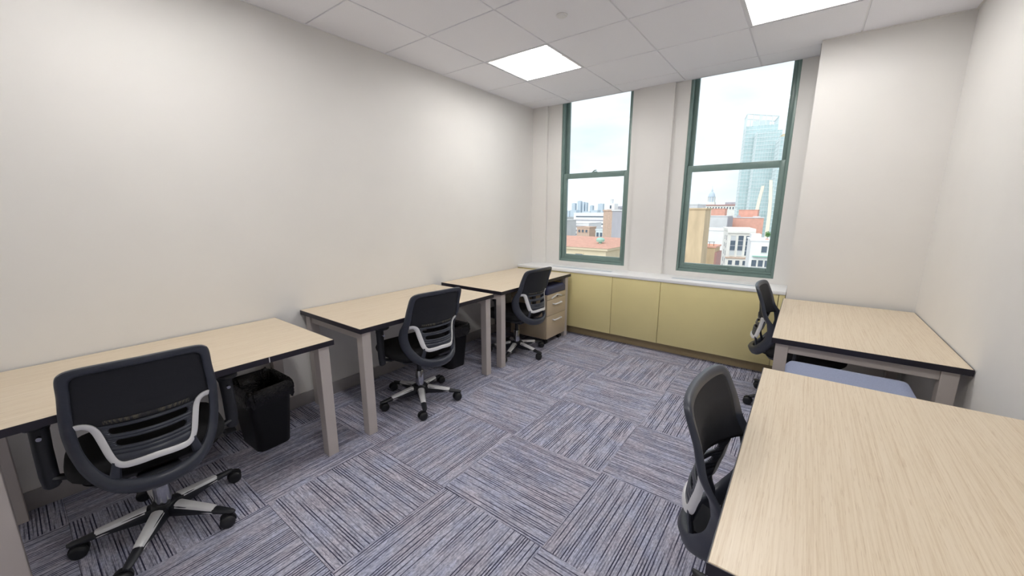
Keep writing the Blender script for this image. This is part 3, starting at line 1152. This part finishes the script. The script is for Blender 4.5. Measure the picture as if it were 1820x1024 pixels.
def win(e, x0, x1, z0, z1, fm='white_stone', pm='dark_pane', split=0, side=None, name='window'):
    """a window of a far building: frame proud of the wall, pane (and transoms) as sub-parts"""
    z0, z1 = z0 - GZ, z1 - GZ
    t_ = 0.14
    f = MB()
    f.box(x0 - t_, x0, -0.22, 0.05, z0 - t_, z1 + t_)
    f.box(x1, x1 + t_, -0.22, 0.05, z0 - t_, z1 + t_)
    f.box(x0, x1, -0.22, 0.05, z1, z1 + t_)
    f.box(x0, x1, -0.3, 0.05, z0 - t_, z0)
    fo = f.build(name, fm, e)
    if split:
        h = (z1 - z0) / split
        for k in range(split):
            MB().box(x0, x1, -0.08, 0.02, z0 + k * h + 0.12, z0 + (k + 1) * h - 0.12).build(
                'pane', 'blind_pane' if (k == 0 and x0 < 1) or (k == split - 1 and x0 < -2) else pm, fo)
            if k:
                MB().box(x0, x1, -0.12, 0.02, z0 + k * h - 0.12, z0 + k * h + 0.12).build('transom', 'grey_stucco', fo)
    else:
        MB().box(x0, x1, -0.08, 0.02, z0, z1).build('pane', pm, fo)
    return fo


# --- seen through the window nearer the left wall
e = empty('tiled_roof_house', (-44, 72, GZ))
tag(e, 'low building with salmon tiled hip roof and pale green roof vent', 'building')
MB().box(-20, 14, 0, 30, 0, 38.4).build('walls', 'cream_wall', e)
MB().box(-20.6, 14.6, -0.6, 30.6, 38.2, 38.7).build('eaves', 'cream_wall', e)
MB().add([(-20.8, -0.8, 38.7), (14.8, -0.8, 38.7), (14.8, 30.8, 38.7), (-20.8, 30.8, 38.7), (-20.8, 15, 40.0), (6.5, 15, 40.0)],
         [(0, 1, 5, 4), (1, 2, 5), (2, 3, 4, 5), (3, 0, 4), (3, 2, 1, 0)]).build('roof', 'roof_tile', e)
MB().lathe([(0.35, 38.9), (0.35, 39.5), (0.85, 39.6), (0.95, 40.1), (0.6, 40.45), (0.1, 40.55)], 10.2, 5.5, 16).build('roof_vent', 'copper_green', e, smooth=True)
for k in range(6):
    win(e, -18 + 5 * k, -16.2 + 5 * k, GZ + 34.6, GZ + 37.2, 'cream_wall')

e = building('brick_tower', 'slim pinkish brick tower with white rooftop hut', -63.0, 150, 5.2, 8, 1.3, 'pink_brick', 0)
MB().box(-1.6, 1.6, 1, 5, 46.3, 49.3).build('rooftop_hut', 'white_render', e)
MB().cyl(-0.4, 3, 49.3, 51.2, 0.7, seg=12).build('water_tank', 'pale_concrete', e, smooth=True)
MB().box(-0.35, 0.35, 0.9, 1.05, 47.3, 48.6).build('hut_window', 'dark_pane', e)
building('grey_tower', 'grey stucco tower right of the slim pinkish brick tower', -51.0, 140, 13, 10, 1.3, 'grey_stucco', 0, pm='pale_concrete')
e = building('setback_block', 'grey-blue block rising behind the slim pinkish brick tower', -72, 192, 16, 12, 3.2, 'grey_stucco', 0)
for k in range(4):
    win(e, -6.6 + 3.4 * k, -4.6 + 3.4 * k, 0.4, 2.4, 'grey_stucco')
e = building('banded_white_block', 'long white building with horizontal window bands', -198, 420, 50, 40, -1.4, 'white_render', 4)
for k in range(5):
    MB().box(-22, 23, -0.3, 0.05, 39.0 - 4.2 * k, 40.3 - 4.2 * k).build('window_band', 'grey_stucco' if k % 2 else 'dark_pane', e)
e = building('low_white_block', 'lower white building with grey bands left of the roof vent', -160, 300, 30, 25, -9.2, 'white_render', 0)
for k in range(3):
    MB().box(-13, 13, -0.3, 0.05, 32.6 - 3.4 * k, 33.7 - 3.4 * k).build('window_band', 'grey_stucco', e)
e = building('pink_low_block', 'small pink building in front of the white banded blocks', -115, 230, 9, 10, -9.6, 'pink_brick', 0)
for k in range(3):
    win(e, -3.4 + 2.6 * k, -2.0 + 2.6 * k, -12.6, -10.9, 'pink_brick')
e = building('teal_low_block', 'small blue-grey glazed building left of the slim brick tower', -88.5, 200, 7, 10, -9.4, 'tower_metal', 0)
for k in range(3):
    win(e, -2.9 + 2.1 * k, -1.5 + 2.1 * k, -13.0, -10.6, 'tower_metal')
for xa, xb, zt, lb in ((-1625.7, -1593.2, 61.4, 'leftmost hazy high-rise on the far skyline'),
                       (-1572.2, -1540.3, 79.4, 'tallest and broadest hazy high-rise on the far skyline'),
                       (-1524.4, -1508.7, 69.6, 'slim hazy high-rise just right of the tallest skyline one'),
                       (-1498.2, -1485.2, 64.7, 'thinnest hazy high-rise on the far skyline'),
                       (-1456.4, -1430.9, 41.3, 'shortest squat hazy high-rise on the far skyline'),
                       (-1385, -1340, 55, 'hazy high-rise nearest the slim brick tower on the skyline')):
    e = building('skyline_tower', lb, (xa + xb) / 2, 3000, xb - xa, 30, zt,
                 'far_hazed', 0, cat='skyscraper', group='far skyline towers', parapet=3)
    MB().box(-5, 5, 6, 18, zt - GZ, zt - GZ + 6).build('plant_room', 'far_hazed', e)
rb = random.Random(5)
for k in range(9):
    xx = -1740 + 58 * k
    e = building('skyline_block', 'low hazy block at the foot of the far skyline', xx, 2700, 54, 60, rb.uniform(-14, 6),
                 'far_hazed', 0, group='far low skyline blocks', parapet=2)
for k in range(7):
    xx = -290 + 24 * k
    e = building('midtown_block', 'pale low block in the hazy middle distance of the left window', xx, 560 + rb.uniform(-20, 60),
                 rb.uniform(12, 15), 30, rb.uniform(-14, -4), rb.choice(['pale_concrete', 'pink_brick', 'grey_stucco']), 0, group='middle-distance blocks', parapet=1)

# --- seen through the window beside the pier
e = building('tan_brick_stack', 'tall tan brick stack at the left edge of the right window', -17.4, 90, 4.4, 6, 1.7, 'tan_brick', 0, parapet=0.3)
MB().box(-2.5, -1.6, -1.2, 0, 32.5, 37.5).build('duct', 'grey_stucco', e)
e = building('orange_brick_wing', 'low orange brick wing with rooftop railing beside the tan stack', -17.0, 105, 4.0, 7, -7.8, 'tan_brick', 0, parapet=0.4, pm='orange_brick')
MB().box(2.0, 2.5, 0, 7, 30, 36.0).build('party_wall', 'maroon', e)
for k in range(4):
    MB().tube([(-1.5 + 1.0 * k, 0.6, 37.2), (-1.5 + 1.0 * k, 0.6, 38.6)], 0.05, 6).build('railing_post', 'dark_slot', e)
MB().tube([(-1.6, 0.6, 38.6), (1.7, 0.6, 38.6)], 0.05, 6).build('railing_bar', 'dark_slot', e)
e = building('white_side_wall', 'blank white building left of the stone front with arched bays', -31.6, 196, 13, 20, -7.6, 'white_render', 0)

e = building('stone_bay_building', 'white stone building with three tall dark window bays', -18.2, 180, 9.6, 18, -6.8, 'white_stone', 14, parapet=1.0)
MB().box(-5.0, 5.0, -0.7, 0, 37.4, 38.2).build('cornice', 'white_stone', e)
MB().box(-4.9, 4.9, -0.4, 0, 26.9, 27.5).build('string_course', 'pink_brick', e)
for k in range(3):
    win(e, -3.6 + 2.75 * k, -1.75 + 2.75 * k, -16.9, -8.6, split=4)
for k in range(3):
    win(e, -3.7 + 2.65 * k, -2.2 + 2.65 * k, -20.8, -18.9)
for k in range(5):
    for q in range(2):
        MB().box(-4.9, -4.75, 2.5 + 6 * q, 3.6 + 6 * q, 21.5 + 3.2 * k, 23.4 + 3.2 * k).build('side_window', 'dark_pane', e)

e = building('terrace_building', 'white building with planted roof terrace at lower right', -7.8, 150, 7.6, 14, -8.6, 'white_render', 10, parapet=0.5)
MB().box(-3.8, -0.9, 1.5, 8, 36.4, 38.6).build('roof_hut', 'white_render', e)
win(e, -0.6, 1.0, -12.4, -10.3)
win(e, 1.9, 2.9, -12.4, -10.3)
MB().box(-3.0, 2.2, -1.2, 0, 31.2, 31.5).build('canopy', 'copper_green', e)
for k in range(3):
    win(e, -3.0 + 1.9 * k, -1.6 + 1.9 * k, -17.2, -15.0)
tr = empty('terrace_tree', (-7.3, 152.5, -8.08))
tag(tr, 'small green tree in a pot on the white roof terrace', 'tree')
rl = random.Random(3)
MB().lathe([(0.42, -0.5), (0.52, 0.25)], seg=12).build('pot', 'orange_brick', tr, smooth=True)
MB().tube([(0, 0, 0.2), (0.05, 0, 1.0), (0, 0.05, 1.7)], [0.09, 0.07, 0.04], 7).build('trunk', 'bark', tr, smooth=True)
lf = MB()
for _ in range(420):
    a, c_, r_ = rl.uniform(0, 2 * pi), rl.uniform(-1, 1), rl.random() ** 0.4
    q = Vector((0.85 * r_ * sqrt(1 - c_ * c_) * cos(a), 0.85 * r_ * sqrt(1 - c_ * c_) * sin(a), 1.75 + 1.0 * r_ * c_))
    d1 = Vector((rl.uniform(-1, 1), rl.uniform(-1, 1), rl.uniform(-1, 1))).normalized() * 0.16
    d2 = d1.cross(Vector((rl.uniform(-1, 1), rl.uniform(-1, 1), rl.uniform(-1, 1)))).normalized() * 0.09
    lf.add([q - d1, q + d2, q + d1, q - d2], [(0, 1, 2, 3)])
tag(lf.build('leaves', 'leaf', tr), kind='stuff')

e = building('grey_blank_block', 'grey blank-walled block behind the blank white building', -42.5, 260, 14, 20, -2.0, 'pale_concrete', 0, parapet=0.4)
MB().box(7.0, 7.4, 0, 20, 30, 42.5).build('side_strip', 'grey_stucco', e)
building('orange_block', 'small orange brick block in front of the long colonnaded building', -52.5, 330, 9.4, 10, 2.8, 'orange_brick', 0, parapet=0.3)
building('orange_block', 'upper orange brick block below the glass tower', -29.6, 302, 11, 10, 1.8, 'orange_brick', 0, parapet=0.3)
e = building('orange_block', 'widest orange brick block with rooftop gear above the stone front', -28.0, 286, 18.0, 12, -3.2, 'orange_brick', 6, parapet=0.5, pm='pale_concrete')
MB().box(3, 7, 4, 7, 41.8, 43.0).build('rooftop_unit', 'pale_concrete', e)
MB().box(-6, -4, 8, 10, 41.8, 43.4).build('rooftop_unit', 'grey_stucco', e)

e = building('colonnaded_block', 'long white building with a row of small windows and maroon cornice', -86.5, 560, 37, 30, 7.8, 'white_stone', 0, parapet=0)
MB().box(-19, 19, -0.8, 30, 52.8, 54.2).build('cornice', 'maroon', e)
for k in range(11):
    win(e, -17.2 + 3.25 * k, -15.8 + 3.25 * k, 3.4, 6.2)
for k in range(4):
    for q in range(2):
        win(e, -17.2 + 3.25 * q, -15.8 + 3.25 * q, -4.0 + 0 * k - 5 * k, -1.0 - 5 * k)
MB().box(2, 16, 8, 14, 54.2, 57.2).build('roof_plant', 'grey_stucco', e)
e = empty('domed_tower', (-125, 700, GZ))
tag(e, 'pale domed tower with a spire on the skyline', 'tower')
MB().box(-6, 6, -6, 6, 0, 60).build('shaft', 'white_stone', e)
MB().lathe([(5.0, 60), (5.0, 68), (5.6, 68.4), (5.4, 69.2)], seg=16).build('drum', 'far_hazed', e, smooth=True)
for k in range(8):
    MB().cyl(5.3 * cos(pi / 4 * k + .2), 5.3 * sin(pi / 4 * k + .2), 60, 68, 0.5, seg=8).build('column', 'white_stone', e)
MB().lathe([(4.9, 69.2), (4.6, 71.5), (3.6, 74), (2.2, 75.8), (1.3, 76.4), (1.2, 79), (0.8, 79.8), (0.25, 81), (0.15, 86)], seg=16).build('dome', 'far_hazed', e, smooth=True)
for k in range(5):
    building('hazy_block', 'hazy pale block on the horizon left of the domed tower', -285 + 15 * k, 1200, 13, 30, rb.uniform(6, 19), 'far_hazed', 0,
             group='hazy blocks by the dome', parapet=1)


def tower(name, label, x, y, w_, d_, ztop, rot, step=3.6, mull=3.0):
    e = empty(name, (x, y, GZ), radians(rot))
    tag(e, label, 'skyscraper')
    zt = ztop - GZ
    MB().box(-w_ / 2, w_ / 2, 0, d_, 0, zt).build('glass_body', 'tower_glass', e)
    f = MB()
    n = int(zt / step)
    for k in range(1, n + 1):
        f.box(-w_ / 2 - 0.2, w_ / 2 + 0.2, -0.2, d_ + 0.2, k * step - 0.28, k * step + 0.28)
    for k in range(int(w_ / mull) + 1):
        xx = -w_ / 2 + w_ * k / int(w_ / mull)
        f.box(xx - 0.14, xx + 0.14, -0.26, 0, 0, zt)
    for k in range(int(d_ / mull) + 1):
        yy = d_ * k / int(d_ / mull)
        f.box(-w_ / 2 - 0.26, -w_ / 2, yy - 0.14, yy + 0.14, 0, zt)
        f.box(w_ / 2, w_ / 2 + 0.26, yy - 0.14, yy + 0.14, 0, zt)
    tag(f.build('facade_grid', 'tower_metal', e), kind='stuff')
    return e


e = tower('glass_tower', 'tallest blue-green glass tower with open frame crown', -44.2, 470, 27, 24, 84.5, 12)
zt = 84.5 - GZ
for (xa, ya), (xb, yb) in (((-13.5, 0), (13.5, 0)), ((13.5, 0), (13.5, 24)), ((-13.5, 24), (-13.5, 0)), ((13.5, 24), (-13.5, 24))):
    n = 5
    for k in range(n):
        px_, py_ = xa + (xb - xa) * k / n, ya + (yb - ya) * k / n
        top = zt + 12 - 4.5 * (px_ + 13.5) / 27
        MB().box(px_ - 0.35, px_ + 0.35, py_ - 0.35, py_ + 0.35, zt, top).build('crown_post', 'tower_metal', e)
    ta, tb = zt + 12 - 4.5 * (xa + 13.5) / 27, zt + 12 - 4.5 * (xb + 13.5) / 27
    MB().tube([(xa, ya, ta), (xb, yb, tb)], 0.5, 6).build('crown_beam', 'tower_metal', e)
MB().box(-7, 7, 7, 17, zt, zt + 6).build('plant_room', 'tower_metal', e)
MB().tube([(-8, 12, zt + 13.5), (10, 12, zt + 10.5)], 0.6, 6).box(-1, 1, 11, 13, zt + 6, zt + 12).build('maintenance_crane', 'tower_metal', e)
tower('glass_tower', 'middle paler glass slab in front of the tallest tower', -35.6, 452, 20, 18, 76, 12, 3.6, 2.2)
e = tower('glass_tower', 'right stepped glass slab with planted roof at the window edge', -18.5, 430, 13, 20, 66, 12, 3.6, 2.6)
MB().box(-5, 5, 2, 14, 111, 113.5).build('roof_pavilion', 'cream_wall', e)
for nm, x0_, x1_, zt_ in (('left, lower', -34.0, -31.2, 22.5), ('right, taller', -24.0, -26.0, 27.0)):
    e = empty('curved_column', (x0_, 400, GZ))
    tag(e, 'slender cream curved column before the glass tower, ' + nm + ' one of two', 'column')
    rr = []
    for k in range(9):
        u = k / 8
        z_ = (zt_ - GZ) * u
        cx_ = (x1_ - x0_) * max(0, (u - 0.55) / 0.45) ** 1.6
        hw = 1.6 - 0.5 * u
        rr.append([(cx_ - hw, -1, z_), (cx_ + hw, -1, z_), (cx_ + hw, 1, z_), (cx_ - hw, 1, z_)])
    MB().loft(rr).build('shaft', 'cream_column', e)
    MB().box(-2.2, 2.2, -1.8, 1.8, 0, 1.5).build('footing', 'pale_concrete', e)

# --- the city goes on beyond what the two windows frame from this spot
for k, (xx, yy, zt_) in enumerate(((-152, 250, -6), (-176, 262, 2), (-200, 250, -3), (-81, 244, -4), (-61.5, 262, 5), (8, 236, -2), (29, 250, 6),
                                  (51, 240, -5), (73, 255, 3), (96, 244, -1), (120, 250, 7))):
    e = building('city_block', 'mid-rise city block standing outside the framed views of both windows', xx, yy, 17, 24, zt_,
                 ['pale_concrete', 'pink_brick', 'white_stone', 'tan_brick'][k % 4], 0, group='city blocks beyond the framed views')
    for q in range(5):
        for r in range(4):
            x0_ = -7 + 3.1 * q
            z0_ = zt_ - GZ - 4 - 3.6 * r
            MB().box(x0_, x0_ + 1.5, -0.1, 0.02, z0_, z0_ + 2.0).build('window', 'dark_pane', e)
